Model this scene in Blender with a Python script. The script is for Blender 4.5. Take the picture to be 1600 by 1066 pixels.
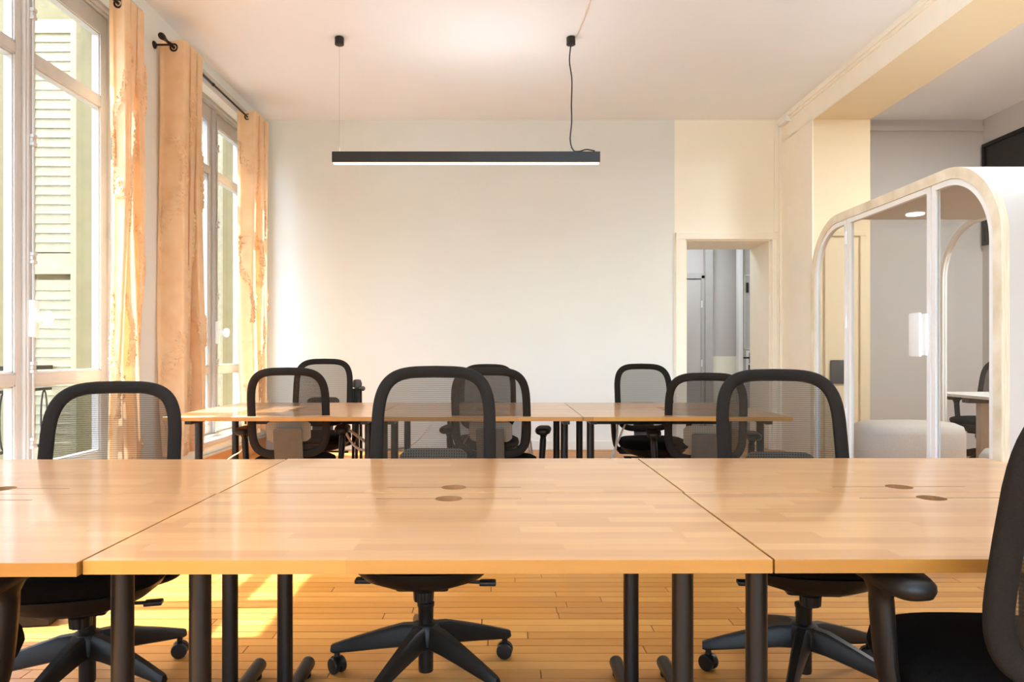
import bpy, bmesh, math, random
from mathutils import Vector, Matrix, noise
random.seed(7)
for o in list(bpy.data.objects): bpy.data.objects.remove(o, do_unlink=True)
sc = bpy.context.scene
COL = sc.collection
PI = math.pi

# ------------------------------------------------------------------ camera
HC = 1.077                      # eye height
cam = bpy.data.cameras.new('camera'); cam_o = bpy.data.objects.new('camera', cam); COL.objects.link(cam_o)
cam.sensor_width = 36; cam.lens = 36*1105/1600
cam.shift_x = 19/1600; cam.shift_y = 21/1600
cam.clip_start = .05; cam.clip_end = 200
cam_o.location = (0, 0, HC); cam_o.rotation_euler = (PI/2, 0, 0)
sc.camera = cam_o

# ------------------------------------------------------------------ light and exposure
sc.view_settings.view_transform = 'Standard'; sc.view_settings.look = 'None'
sc.view_settings.gamma = 1; sc.view_settings.use_curve_mapping = False
sc.view_settings.exposure = 0.62
cy = sc.cycles
cy.max_bounces = 14; cy.diffuse_bounces = 9; cy.glossy_bounces = 5; cy.transparent_max_bounces = 24; cy.transmission_bounces = 6
cy.use_denoising = True; cy.sample_clamp_indirect = 8; cy.caustics_reflective = False; cy.caustics_refractive = False
W = bpy.data.worlds.new('sky'); sc.world = W; W.use_nodes = True
wn = W.node_tree; wn.nodes.clear()
wo = wn.nodes.new('ShaderNodeOutputWorld'); wb = wn.nodes.new('ShaderNodeBackground'); ws = wn.nodes.new('ShaderNodeTexSky')
ws.sky_type = 'NISHITA'; ws.sun_disc = False; ws.sun_elevation = math.radians(59.5); ws.sun_rotation = math.radians(270)
ws.altitude = 50; ws.air_density = 1; ws.dust_density = 2.5; ws.ozone_density = 1
wb.inputs[1].default_value = 1.7
wn.links.new(ws.outputs[0], wb.inputs[0]); wn.links.new(wb.outputs[0], wo.inputs[0])

def light(name, kind, loc, energy, color, rot=None, aim=None, **kw):
    l = bpy.data.lights.new(name, kind); l.energy = energy; l.color = color
    for k, v in kw.items():
        if k != 'portal': setattr(l, k, v)
    o = bpy.data.objects.new(name, l); COL.objects.link(o); o.location = loc
    if aim is not None: o.rotation_euler = Vector(aim).to_track_quat('-Z', 'Y').to_euler()
    if kw.get('portal'): l.cycles.is_portal = True
    return o
light('sun', 'SUN', (-8, 4, 12), 17, (.88, .94, 1.0), aim=(1, .05, -1.7), angle=.009)
# sky portals in the window openings (they only guide sky light, they give none of their own)
for y0, y1 in ((2.45, 5.13), (6.02, 7.84), (-1.6, 1.4)):
    light('window_portal', 'AREA', (-2.95, (y0+y1)/2, 1.9), 1, (1, 1, 1), aim=(1, 0, 0), shape='RECTANGLE', size=y1-y0, size_y=3.2, portal=True)
light('window_portal', 'AREA', (.2, -2.72, 1.85), 1, (1, 1, 1), aim=(0, 1, 0), shape='RECTANGLE', size=4.6, size_y=3.1, portal=True)
# unseen fill lights added over the room and alcove; ceiling lamp of the hall
for yl in (-1.0, 2.3):
    light('room_fill_up', 'AREA', (1.2, yl, 2.75), 80, (.52, .76, 1), aim=(0, 0, 1), shape='RECTANGLE', size=2.2, size_y=.12)
light('alcove_fill', 'AREA', (4.9, 4.7, 3.6), 135, (.88, .94, .98), aim=(0, 0, -1), shape='DISK', size=.9)
light('hall_lamp', 'AREA', (2.6, 9.4, 2.92), 12, (.8, .9, 1), aim=(0, 0, -1), shape='DISK', size=.6)

# ------------------------------------------------------------------ materials
def lin(r, g, b):
    f = lambda c: (c/255/12.92 if c/255 <= .04045 else ((c/255+.055)/1.055)**2.4)
    return (f(r), f(g), f(b), 1)
def nodes(name):
    m = bpy.data.materials.new(name); m.use_nodes = True
    nt = m.node_tree; p = nt.nodes['Principled BSDF']; return m, nt, p
def N(nt, t, **kw):
    n = nt.nodes.new(t)
    for k, v in kw.items(): setattr(n, k, v)
    return n
def L(nt, a, b): nt.links.new(a, b)
def ramp(nt, fac, cols, pos=None):
    r = N(nt, 'ShaderNodeValToRGB'); e = r.color_ramp.elements
    while len(e) < len(cols): e.new(.5)
    for i, c in enumerate(cols):
        e[i].position = pos[i] if pos else i/(len(cols)-1); e[i].color = c
    L(nt, fac, r.inputs[0]); return r.outputs[0]
def bump(nt, p, h, strength=.2, dist=.01):
    b = N(nt, 'ShaderNodeBump'); b.inputs['Strength'].default_value = strength; b.inputs['Distance'].default_value = dist
    L(nt, h, b.inputs['Height']); L(nt, b.outputs[0], p.inputs['Normal'])
def paint(name, rgb, rough=.6, var=.03, scale=6, bmp=.05, metal=0, bscale=180, spec=.5):
    m, nt, p = nodes(name); p.inputs['Specular IOR Level'].default_value = spec
    c = lin(*rgb); tc = N(nt, 'ShaderNodeTexCoord')
    n = N(nt, 'ShaderNodeTexNoise'); n.inputs['Scale'].default_value = scale; n.inputs['Detail'].default_value = 4
    L(nt, tc.outputs['Object'], n.inputs['Vector'])
    lo = tuple(x*(1-var) for x in c[:3])+(1,); hi = tuple(min(1, x*(1+var)) for x in c[:3])+(1,)
    L(nt, ramp(nt, n.outputs['Fac'], [lo, hi], [.3, .7]), p.inputs['Base Color'])
    p.inputs['Roughness'].default_value = rough; p.inputs['Metallic'].default_value = metal
    if bmp:
        n2 = N(nt, 'ShaderNodeTexNoise'); n2.inputs['Scale'].default_value = bscale; L(nt, tc.outputs['Object'], n2.inputs['Vector'])
        bump(nt, p, n2.outputs['Fac'], bmp, .002)
    return m
def plain_glass(name, tint, refl=1.0, rough=0.0):
    m, nt, p = nodes(name); nt.nodes.remove(p)
    out = nt.nodes['Material Output']
    t = N(nt, 'ShaderNodeBsdfTransparent'); t.inputs[0].default_value = tint
    g = N(nt, 'ShaderNodeBsdfGlossy'); g.inputs['Roughness'].default_value = rough
    fr = N(nt, 'ShaderNodeFresnel'); fr.inputs['IOR'].default_value = 1.45
    mu = N(nt, 'ShaderNodeMath', operation='MULTIPLY'); mu.inputs[1].default_value = refl
    mx = N(nt, 'ShaderNodeMixShader')
    # no inner total reflection: the thin pane does not bend the rays
    ge = N(nt, 'ShaderNodeNewGeometry'); iv = N(nt, 'ShaderNodeMath', operation='SUBTRACT'); iv.inputs[0].default_value = 1; L(nt, ge.outputs['Backfacing'], iv.inputs[1])
    m2 = N(nt, 'ShaderNodeMath', operation='MULTIPLY'); L(nt, mu.outputs[0], m2.inputs[0]); L(nt, iv.outputs[0], m2.inputs[1])
    L(nt, fr.outputs[0], mu.inputs[0]); L(nt, m2.outputs[0], mx.inputs[0]); L(nt, t.outputs[0], mx.inputs[1]); L(nt, g.outputs[0], mx.inputs[2])
    L(nt, mx.outputs[0], out.inputs[0]); return m
def emit(name, rgb, s):
    m, nt, p = nodes(name); p.inputs['Base Color'].default_value = lin(*rgb)
    p.inputs['Emission Color'].default_value = lin(*rgb); p.inputs['Emission Strength'].default_value = s; return m
def mesh_fabric(name, rgb, see):
    # open weave: see-through in the holes between the threads
    m, nt, p = nodes(name); out = nt.nodes['Material Output']
    tc = N(nt, 'ShaderNodeTexCoord'); w = N(nt, 'ShaderNodeTexWave', wave_type='BANDS', bands_direction='Z'); w.inputs['Scale'].default_value = 42
    w.inputs['Distortion'].default_value = 1.2; w.inputs['Detail'].default_value = 1
    L(nt, tc.outputs['Object'], w.inputs['Vector'])
    mr = N(nt, 'ShaderNodeMapRange'); mr.inputs[3].default_value = see-.09; mr.inputs[4].default_value = see+.09
    L(nt, w.outputs['Fac'], mr.inputs[0])
    p.inputs['Base Color'].default_value = lin(*rgb); p.inputs['Roughness'].default_value = .8; p.inputs['Specular IOR Level'].default_value = .15
    t = N(nt, 'ShaderNodeBsdfTransparent'); mx = N(nt, 'ShaderNodeMixShader')
    L(nt, mr.outputs[0], mx.inputs[0]); L(nt, p.outputs[0], mx.inputs[1]); L(nt, t.outputs[0], mx.inputs[2]); L(nt, mx.outputs[0], out.inputs[0])
    return m
def desk_wood(name, cols=None, gs=(3, 60, 60)):
    m, nt, p = nodes(name)
    tc = N(nt, 'ShaderNodeTexCoord'); oi = N(nt, 'ShaderNodeObjectInfo')
    off = N(nt, 'ShaderNodeVectorMath', operation='ADD'); cmb = N(nt, 'ShaderNodeCombineXYZ')
    ml = N(nt, 'ShaderNodeMath', operation='MULTIPLY'); ml.inputs[1].default_value = 9.0
    L(nt, oi.outputs['Random'], ml.inputs[0]); L(nt, ml.outputs[0], cmb.inputs[0]); L(nt, ml.outputs[0], cmb.inputs[1])
    L(nt, tc.outputs['Object'], off.inputs[0]); L(nt, cmb.outputs[0], off.inputs[1])
    br = N(nt, 'ShaderNodeTexBrick'); br.offset = .37; br.offset_frequency = 3; br.squash = 1.25; br.squash_frequency = 2
    br.inputs['Color1'].default_value = (0, 0, 0, 1); br.inputs['Color2'].default_value = (1, 1, 1, 1); br.inputs['Mortar'].default_value = (.4, .4, .4, 1)
    br.inputs['Scale'].default_value = 1; br.inputs['Mortar Size'].default_value = .0; br.inputs['Brick Width'].default_value = .31; br.inputs['Row Height'].default_value = .043
    L(nt, off.outputs[0], br.inputs['Vector'])
    mp = N(nt, 'ShaderNodeMapping'); mp.inputs['Scale'].default_value = gs; L(nt, off.outputs[0], mp.inputs[0])
    n = N(nt, 'ShaderNodeTexNoise'); n.inputs['Scale'].default_value = 1.4; n.inputs['Detail'].default_value = 6; L(nt, mp.outputs[0], n.inputs['Vector'])
    mix = N(nt, 'ShaderNodeMix', data_type='FLOAT'); mix.inputs[0].default_value = .5
    L(nt, br.outputs['Color'], mix.inputs[2]); L(nt, n.outputs['Fac'], mix.inputs[3])
    L(nt, ramp(nt, mix.outputs[0], cols or [lin(170, 119, 74), lin(183, 132, 84), lin(195, 146, 96)], [.1, .5, .85]), p.inputs['Base Color'])
    p.inputs['Roughness'].default_value = .33; p.inputs['Specular IOR Level'].default_value = .5
    p.inputs['Coat Weight'].default_value = .5; p.inputs['Coat Roughness'].default_value = .1
    bump(nt, p, n.outputs['Fac'], .04, .002); return m
def floor_wood(name):
    m, nt, p = nodes(name)
    tc = N(nt, 'ShaderNodeNewGeometry'); oi = N(nt, 'ShaderNodeObjectInfo')
    ad = N(nt, 'ShaderNodeMath', operation='ADD'); L(nt, tc.outputs['Random Per Island'], ad.inputs[0]); L(nt, oi.outputs['Random'], ad.inputs[1])
    fr = N(nt, 'ShaderNodeMath', operation='FRACT'); L(nt, ad.outputs[0], fr.inputs[0])
    mp = N(nt, 'ShaderNodeMapping'); mp.inputs['Scale'].default_value = (2.5, 38, 38); L(nt, tc.outputs['Position'], mp.inputs[0])
    cmb = N(nt, 'ShaderNodeCombineXYZ'); m3 = N(nt, 'ShaderNodeMath', operation='MULTIPLY'); m3.inputs[1].default_value = 30
    L(nt, fr.outputs[0], m3.inputs[0]); L(nt, m3.outputs[0], cmb.inputs[0]); L(nt, cmb.outputs[0], mp.inputs['Location'])
    n = N(nt, 'ShaderNodeTexNoise'); n.inputs['Scale'].default_value = 1.6; n.inputs['Detail'].default_value = 6; L(nt, mp.outputs[0], n.inputs['Vector'])
    mix = N(nt, 'ShaderNodeMix', data_type='FLOAT'); mix.inputs[0].default_value = .5
    L(nt, fr.outputs[0], mix.inputs[2]); L(nt, n.outputs['Fac'], mix.inputs[3])
    L(nt, ramp(nt, mix.outputs[0], [lin(164, 106, 42), lin(183, 123, 53), lin(198, 140, 68)], [.15, .5, .85]), p.inputs['Base Color'])
    p.inputs['Roughness'].default_value = .38; bump(nt, p, n.outputs['Fac'], .08, .002); return m
def curtain_cloth(name):
    m, nt, p = nodes(name); out = nt.nodes['Material Output']
    tc = N(nt, 'ShaderNodeTexCoord'); n = N(nt, 'ShaderNodeTexNoise'); n.inputs['Scale'].default_value = 9; n.inputs['Detail'].default_value = 5
    L(nt, tc.outputs['Object'], n.inputs['Vector'])
    col = ramp(nt, n.outputs['Fac'], [lin(238, 205, 160), lin(246, 219, 180)], [.3, .7]); L(nt, col, p.inputs['Base Color'])
    p.inputs['Roughness'].default_value = .85
    tl = N(nt, 'ShaderNodeBsdfTranslucent'); L(nt, col, tl.inputs[0])
    mx = N(nt, 'ShaderNodeMixShader'); mx.inputs[0].default_value = .32
    L(nt, p.outputs[0], mx.inputs[1]); L(nt, tl.outputs[0], mx.inputs[2]); L(nt, mx.outputs[0], out.inputs[0])
    n2 = N(nt, 'ShaderNodeTexNoise'); n2.inputs['Scale'].default_value = 120; L(nt, tc.outputs['Object'], n2.inputs['Vector'])
    bump(nt, p, n2.outputs['Fac'], .15, .003); return m
def perforated(name):
    m, nt, p = nodes(name); tc = N(nt, 'ShaderNodeTexCoord')
    v = N(nt, 'ShaderNodeTexVoronoi', voronoi_dimensions='2D'); v.inputs['Scale'].default_value = 105; v.inputs['Randomness'].default_value = 0
    sx = N(nt, 'ShaderNodeSeparateXYZ'); cx = N(nt, 'ShaderNodeCombineXYZ'); L(nt, tc.outputs['Object'], sx.inputs[0])
    L(nt, sx.outputs[0], cx.inputs[0]); L(nt, sx.outputs[2], cx.inputs[1]); L(nt, cx.outputs[0], v.inputs['Vector'])
    lt = N(nt, 'ShaderNodeMath', operation='LESS_THAN'); lt.inputs[1].default_value = .3; L(nt, v.outputs['Distance'], lt.inputs[0])
    L(nt, ramp(nt, lt.outputs[0], [lin(128, 114, 94), lin(14, 12, 10)]), p.inputs['Base Color']); p.inputs['Roughness'].default_value = .5; return m
def ply(name):
    m, nt, p = nodes(name); tc = N(nt, 'ShaderNodeTexCoord')
    mp = N(nt, 'ShaderNodeMapping'); mp.inputs['Scale'].default_value = (60, 2, 2); L(nt, tc.outputs['Object'], mp.inputs[0])
    n = N(nt, 'ShaderNodeTexNoise'); n.inputs['Scale'].default_value = 3; n.inputs['Detail'].default_value = 5; L(nt, mp.outputs[0], n.inputs['Vector'])
    L(nt, ramp(nt, n.outputs['Fac'], [lin(214, 198, 165), lin(240, 229, 206)], [.3, .65]), p.inputs['Base Color']); p.inputs['Roughness'].default_value = .55; return m

M = dict(
    wall=paint('white_wall_paint', (226, 229, 223), .75, .012, 2),
    cream=paint('cream_wall_paint', (250, 245, 228), .7, .012, 2),
    tan=paint('tan_wall_paint', (233, 215, 180), .7, .015, 2),
    grey=paint('grey_wall_paint', (205, 200, 196), .75, .012, 2),
    ceil=paint('ceiling_paint', (240, 243, 246), .85, .01, 1.5),
    trim=paint('window_paint', (190, 187, 182), .42, .03, 12, .08),
    trimc=paint('cream_trim_paint', (248, 242, 226), .5, .015, 8),
    shutter=paint('old_shutter_paint', (150, 141, 112), .7, .12, 25, .35, 0, 60),
    black=paint('black_powder_coat', (28, 21, 15), .36, .1, 30, .12, 0, 180, .4),
    plastic=paint('black_plastic', (27, 21, 16), .42, .1, 30, .15, 0, 400, .3),
    plastic2=paint('dark_grey_plastic', (74, 68, 60), .5, .08, 30, .15, 0, 400, .35),
    fabric=paint('black_seat_fabric', (17, 13, 10), .95, .25, 250, .5, 0, 500, .1),
    border=paint('black_woven_border', (34, 27, 21), .85, .2, 300, .5, 0, 600, .15),
    mesh=mesh_fabric('black_mesh_weave', (50, 40, 29), .37),
    perf=perforated('perforated_lumbar_plastic'),
    chrome=paint('chrome', (210, 208, 204), .15, .02, 8, 0, 1),
    desk=desk_wood('butcher_block_wood'), edge=desk_wood('butcher_block_edge_shaded', [lin(146, 93, 33), lin(167, 112, 43), lin(182, 130, 55)], (1.6, 22, 22)), floor=floor_wood('oak_strip_floor'),  # edge: grain tone deepened to paint in the weaker light on desk fronts
    gap=paint('dark_floor_joint', (70, 45, 22), .9, .1, 8, 0),
    curtain=curtain_cloth('peach_curtain_cloth'),
    bore=paint('raw_bored_wood', (142, 100, 58), .8, .1, 40, .2),
    reveal=paint('yellowed_reveal_paint', (118, 104, 66), .7, .08, 10, .2, 0, 60),
    iron=paint('bronzed_iron', (40, 30, 24), .4, .1, 30, .1, .6),
    glass=plain_glass('window_glass', (.97, .985, .975, 1), .4),
    tint=plain_glass('booth_glass', (.93, .925, .915, 1), .6),
    white=paint('white_lacquer', (240, 239, 236), .35, .01, 5, 0),
    whitepanel=paint('white_booth_shell', (205, 201, 193), .6, .01, 5, .05),
    ply=ply('birch_plywood'),
    cord=paint('white_cable_sheath', (226, 212, 190), .5, .03, 10, 0),
    blackcord=paint('black_cable_sheath', (22, 20, 19), .5, .03, 10, 0),
    booth_lamp=emit('booth_lamp', (255, 250, 240), 1.2),
    diff=emit('lamp_diffuser', (255, 248, 236), .8), up=emit('uplight_strip', (238, 246, 255), 24.0),
    felt=paint('grey_felt', (196, 188, 178), .95, .06, 90, .4, 0, 300),
    darkglass=paint('dark_board', (34, 32, 28), .5, .12, 200, .1),
    facade=paint('pale_stone_facade', (232, 226, 212), .9, .08, 2, .3, 0, 20),
    facadedark=paint('facade_window_dark', (92, 98, 98), .25, .1, 3, 0),
    dirt=paint('street_stone', (150, 145, 138), .9, .1, 3, .3, 0, 20),
)

# ------------------------------------------------------------------ mesh helpers
class MB:
    def __init__(s): s.v = []; s.f = []
    def add(s, vs, fs):
        k = len(s.v); s.v += [tuple(v) for v in vs]; s.f += [tuple(i+k for i in f) for f in fs]; return s
    def box(s, x0, x1, y0, y1, z0, z1, b=0.0):
        if b <= 0:
            s.add([(x, y, z) for z in (z0, z1) for y in (y0, y1) for x in (x0, x1)],
                  [(0, 2, 3, 1), (4, 5, 7, 6), (0, 1, 5, 4), (2, 6, 7, 3), (0, 4, 6, 2), (1, 3, 7, 5)]); return s
        bm = bmesh.new(); bmesh.ops.create_cube(bm, size=1)
        for v in bm.verts: v.co = Vector(((x0+x1)/2+v.co.x*(x1-x0), (y0+y1)/2+v.co.y*(y1-y0), (z0+z1)/2+v.co.z*(z1-z0)))
        bmesh.ops.bevel(bm, geom=bm.edges[:], offset=b, segments=2, affect='EDGES', profile=.6)
        bm.verts.index_update(); s.add([v.co[:] for v in bm.verts], [[v.index for v in f.verts] for f in bm.faces]); bm.free(); return s
    def tube(s, pts, r, n=10, ry=None, caps=True, up=None):
        # swept tube; r may be a list; ry: second radius for a flattened section (up = direction of r)
        pts = [Vector(p) for p in pts]; m = len(pts); k = len(s.v)
        rs = r if isinstance(r, (list, tuple)) else [r]*m
        rys = (ry if isinstance(ry, (list, tuple)) else [ry]*m) if ry else rs
        prev = None
        for i, p in enumerate(pts):
            t = (pts[min(i+1, m-1)]-pts[max(i-1, 0)]).normalized()
            if up is not None: a = Vector(up)
            elif prev is not None: a = prev
            else: a = Vector((0, 0, 1)) if abs(t.z) < .9 else Vector((1, 0, 0))
            a = (a-t*a.dot(t)).normalized(); prev = a; b = t.cross(a)
            for j in range(n):
                q = 2*PI*j/n; s.v.append(tuple(p+a*(math.cos(q)*rs[i])+b*(math.sin(q)*rys[i])))
        for i in range(m-1):
            for j in range(n):
                s.f.append((k+i*n+j, k+i*n+(j+1) % n, k+(i+1)*n+(j+1) % n, k+(i+1)*n+j))
        if caps: s.f.append(tuple(k+j for j in reversed(range(n)))); s.f.append(tuple(k+(m-1)*n+j for j in range(n)))
        return s
    def lathe(s, prof, c=(0, 0, 0), n=20, axis='z'):
        k = len(s.v); m = len(prof)
        for r, z in prof:
            for j in range(n):
                q = 2*PI*j/n; x, y = r*math.cos(q), r*math.sin(q)
                p = (x, y, z) if axis == 'z' else ((z, x, y) if axis == 'x' else (x, z, y))
                s.v.append((c[0]+p[0], c[1]+p[1], c[2]+p[2]))
        for i in range(m-1):
            for j in range(n): s.f.append((k+i*n+j, k+i*n+(j+1) % n, k+(i+1)*n+(j+1) % n, k+(i+1)*n+j))
        s.f.append(tuple(k+j for j in reversed(range(n)))); s.f.append(tuple(k+(m-1)*n+j for j in range(n))); return s
    def loft(s, rings, n=32, e=2.6, c=(0, 0, 0)):
        # rings of (half x, half y, z, dy) superellipses
        k = len(s.v); m = len(rings)
        for a, b, z, dy in rings:
            for j in range(n):
                q = 2*PI*j/n; cs, sn = math.cos(q), math.sin(q)
                s.v.append((c[0]+a*math.copysign(abs(cs)**(2/e), cs), c[1]+dy+b*math.copysign(abs(sn)**(2/e), sn), c[2]+z))
        for i in range(m-1):
            for j in range(n): s.f.append((k+i*n+j, k+i*n+(j+1) % n, k+(i+1)*n+(j+1) % n, k+(i+1)*n+j))
        s.f.append(tuple(k+j for j in reversed(range(n)))); s.f.append(tuple(k+(m-1)*n+j for j in range(n))); return s
    def prism(s, poly, x0, x1):
        # polygon in (y, z) pushed from x0 to x1
        n = len(poly); k = len(s.v)
        s.v += [(x0, y, z) for y, z in poly]+[(x1, y, z) for y, z in poly]
        s.f.append(tuple(k+i for i in range(n))); s.f.append(tuple(k+n+i for i in reversed(range(n))))
        for i in range(n): s.f.append((k+i, k+n+i, k+n+(i+1) % n, k+(i+1) % n))
        return s
    def ring(s, outer, inner, x0, x1, closed=True):
        # frame between two outlines in (y, z), pushed from x0 to x1
        n = len(outer); k = len(s.v)
        for x in (x0, x1):
            s.v += [(x, y, z) for y, z in outer]; s.v += [(x, y, z) for y, z in inner]
        for i in range(n if closed else n-1):
            j = (i+1) % n; o0, i0, o1, i1 = k, k+n, k+2*n, k+3*n
            s.f += [(o0+i, o0+j, i0+j, i0+i), (o1+i, i1+i, i1+j, o1+j), (o0+i, o1+i, o1+j, o0+j), (i0+i, i0+j, i1+j, i1+i)]
        if not closed:
            s.f += [(k, k+n, k+3*n, k+2*n), (k+n-1, k+3*n-1, k+4*n-1, k+2*n-1)]
        return s
    def obj(s, name, mat, parent=None, smooth=False, angle=35, **props):
        me = bpy.data.meshes.new(name); me.from_pydata(s.v, [], s.f)
        bm = bmesh.new(); bm.from_mesh(me); bmesh.ops.recalc_face_normals(bm, faces=bm.faces[:]); bm.to_mesh(me); bm.free()
        me.materials.append(M[mat])
        if smooth:
            me.polygons.foreach_set('use_smooth', [True]*len(me.polygons))
            try: me.set_sharp_from_angle(angle=math.radians(angle))
            except Exception: pass
        o = bpy.data.objects.new(name, me); COL.objects.link(o)
        if parent: o.parent = parent
        for k, v in props.items(): o[k] = v
        return o
def thing(name, label, cat, loc=(0, 0, 0), rz=0, group=None):
    o = bpy.data.objects.new(name, None); COL.objects.link(o); o.location = loc; o.rotation_euler = (0, 0, rz)
    o.empty_display_size = .1; o['label'] = label; o['category'] = cat
    if group: o['group'] = group
    return o
def tag(o, label, cat, group=None):
    o['label'] = label; o['category'] = cat
    if group: o['group'] = group
    return o
KIDS = {}
def kids(o): return [c for c in bpy.data.objects if c.parent == o]
def copy_tree(src, loc, rz, label):
    r = src.copy(); COL.objects.link(r); r.location = loc; r.rotation_euler = (0, 0, rz); r['label'] = label
    for ch in kids(src):
        c = ch.copy(); COL.objects.link(c); c.parent = r
        for g in kids(ch):
            d = g.copy(); COL.objects.link(d); d.parent = c
    return r
def struct(mb, name, mat, parent=None, **kw):
    o = mb.obj(name, mat, parent, **kw)
    if parent is None: o['kind'] = 'structure'
    return o
def smoothpath(pts, sub=6):
    P = [Vector(p) for p in pts]; out = []
    for i in range(len(P)-1):
        a, b, c, d = P[max(i-1, 0)], P[i], P[i+1], P[min(i+2, len(P)-1)]
        for k in range(sub):
            t = k/sub
            out.append(.5*((2*b)+(c-a)*t+(2*a-5*b+4*c-d)*t*t+(3*b-a-3*c+d)*t**3))
    out.append(P[-1]); return out

# ------------------------------------------------------------------ room
XL, XR, YB, ZC = -2.66, 3.19, 8.0, 3.73
XW = -2.84                       # plane of the window leaves
YN = -2.6                        # wall behind the camera
WIN = [(2.45, 5.13), (6.02, 7.84), (-1.6, 1.4)]
ZS, ZH = .28, 3.52

# floor: base, then oak strips
fl = struct(MB().box(-3.1, 5.5, YN, 10.4, -.25, -.022), 'floor', 'gap')
PW, GAP = .066, .0019
cand = []; rest = MB()
ny = int((10.3-YN)/PW)
for i in range(ny):
    y = YN+i*PW; x = -2.72-random.random()*.9
    while x < 5.46:
        ln = random.choice((.6, .85, 1.1, 1.3))+random.random()*.25
        x0, x1 = max(x, -2.72), min(x+ln, 5.46)
        if x1-x0 > .03: cand.append((x0, x1, y, y+PW))
        x += ln
def seen(c):
    xm = (c[0]+c[1])/2; y = c[2]
    return 2.0 < y < 4.3 and abs(xm)/y < .95
near = sorted([c for c in cand if seen(c)], key=lambda c: c[2])[:290]
ns = set(near)
for c in cand:
    if c in ns: MB().box(c[0]+GAP, c[1]-GAP, c[2]+GAP, c[3]-GAP, -.022, random.uniform(-.0006, .0), .0).obj('plank', 'floor', fl)
    else: rest.box(c[0]+GAP*.7, c[1]-GAP*.7, c[2]+GAP*.7, c[3]-GAP*.7, -.022, random.uniform(-.0006, .0))
rest.obj('plank_field', 'floor', fl, kind='stuff')

# ceiling with the beam over the wide opening to the alcove
struct(MB().box(-3.0, 5.7, YN-.1, YB+.1, ZC, ZC+.2), 'ceiling', 'ceil')
# left wall: piers between the windows, parapets under and lintels over them
wl = MB()
edges = sorted(WIN)
ys = [YN]
for a, b in edges: ys += [a, b]
ys.append(YB)
for i in range(0, len(ys), 2): wl.box(-3.0, XL, ys[i], ys[i+1], -.05, ZC)
for a, b in edges:
    wl.box(-3.0, XL, a, b, -.05, ZS); wl.box(-3.0, XL, a, b, ZH, ZC)
struct(wl, 'wall_left', 'wall')
# back wall, white part and cream part round the passage
DX0, DX1, DZ = 2.10, 3.07, 2.373
struct(MB().box(-3.1, 1.976, YB, YB+.65, -.05, ZC), 'wall_back', 'wall')
struct(MB().box(1.976, DX0, YB, YB+.65, -.05, ZC).box(DX1, 3.77, YB, YB+.65, -.05, ZC).box(DX0, DX1, YB, YB+.65, DZ, ZC), 'wall_back_passage', 'cream')
struct(MB().box(3.77, 5.7, YB, YB+.2, -.05, ZC), 'wall_back_alcove', 'grey')
# right wall: pier at the far end, beam over the opening
struct(MB().box(XR, XR+.58, 7.2, YB, -.05, 3.47).box(XR, XR+.58, YN, YB, 3.47, ZC).box(XR, XR+.58, YN, -.9, -.05, 3.47), 'wall_right', 'tan')
# cream boards facing the room on pier and beam
struct(MB().box(XR-.012, XR, 7.195, YB, 0, 3.47).box(XR-.012, XR, YN, YB, 3.465, ZC), 'trim_1', 'trimc')
struct(MB().box(XR-.05, XR-.012, YN, YB, ZC-.05, ZC).box(XR-.03, XR-.012, YN, YB, ZC-.075, ZC-.05), 'trim_2', 'trimc')
struct(MB().box(3.77, 5.46, YB-.03, YB, 3.60, 3.66), 'trim_3', 'grey')
# vertical corner strip between back wall and pier
struct(MB().box(3.10, 3.178, YB-.02, YB, 2.46, ZC-.06).box(3.15, 3.178, YB-.035, YB-.02, 0, ZC-.06), 'trim_4', 'trimc')
struct(MB().box(5.46, 5.7, YN, YB, -.05, ZC), 'wall_right_alcove', 'grey')
struct(MB().box(-3.0, -2.1, YN-.15, YN, -.05, ZC).box(2.5, 5.7, YN-.15, YN, -.05, ZC).box(-2.1, 2.5, YN-.15, YN, -.05, .3).box(-2.1, 2.5, YN-.15, YN, 3.4, ZC), 'wall_near', 'wall')
wf = MB()  # unseen window added behind the camera to light the room from the front
for k in range(5): wf.box(-2.1+k*1.135-.03, -2.1+k*1.135+.03, YN-.12, YN-.04, .3, 3.4)
for z in (.33, 2.5, 3.37): wf.box(-2.1, 2.5, YN-.11, YN-.05, z-.03, z+.03)
wf = struct(wf, 'window_5', 'trim')
for k in range(4): MB().box(-2.07+k*1.135, -2.13+(k+1)*1.135, YN-.085, YN-.08, .36, 3.34).obj('pane', 'glass', wf)
# casing panel on the pier, seen through the booth
struct(MB().box(3.30, 3.34, 7.175, 7.2, 0, 2.30, .006).box(3.66, 3.70, 7.175, 7.2, 0, 2.30, .006).box(3.28, 3.72, 7.17, 7.2, 2.28, 2.33, .006), 'trim_5', 'tan')
# skirting
struct(MB().box(XL, XL+.02, YN, YB, 0, .15), 'baseboard_left', 'floor')
tl = MB().box(XL, XL+.035, YN, YB, .15, .175, .008)
for a, b in edges: tl.box(XL, XL+.03, a-.02, b+.02, ZS-.035, ZS+.012, .008)
struct(tl, 'trim_6', 'trim')
struct(MB().box(XL, DX0-.1, YB-.018, YB, 0, .10, .004), 'baseboard_back', 'wall')
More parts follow.
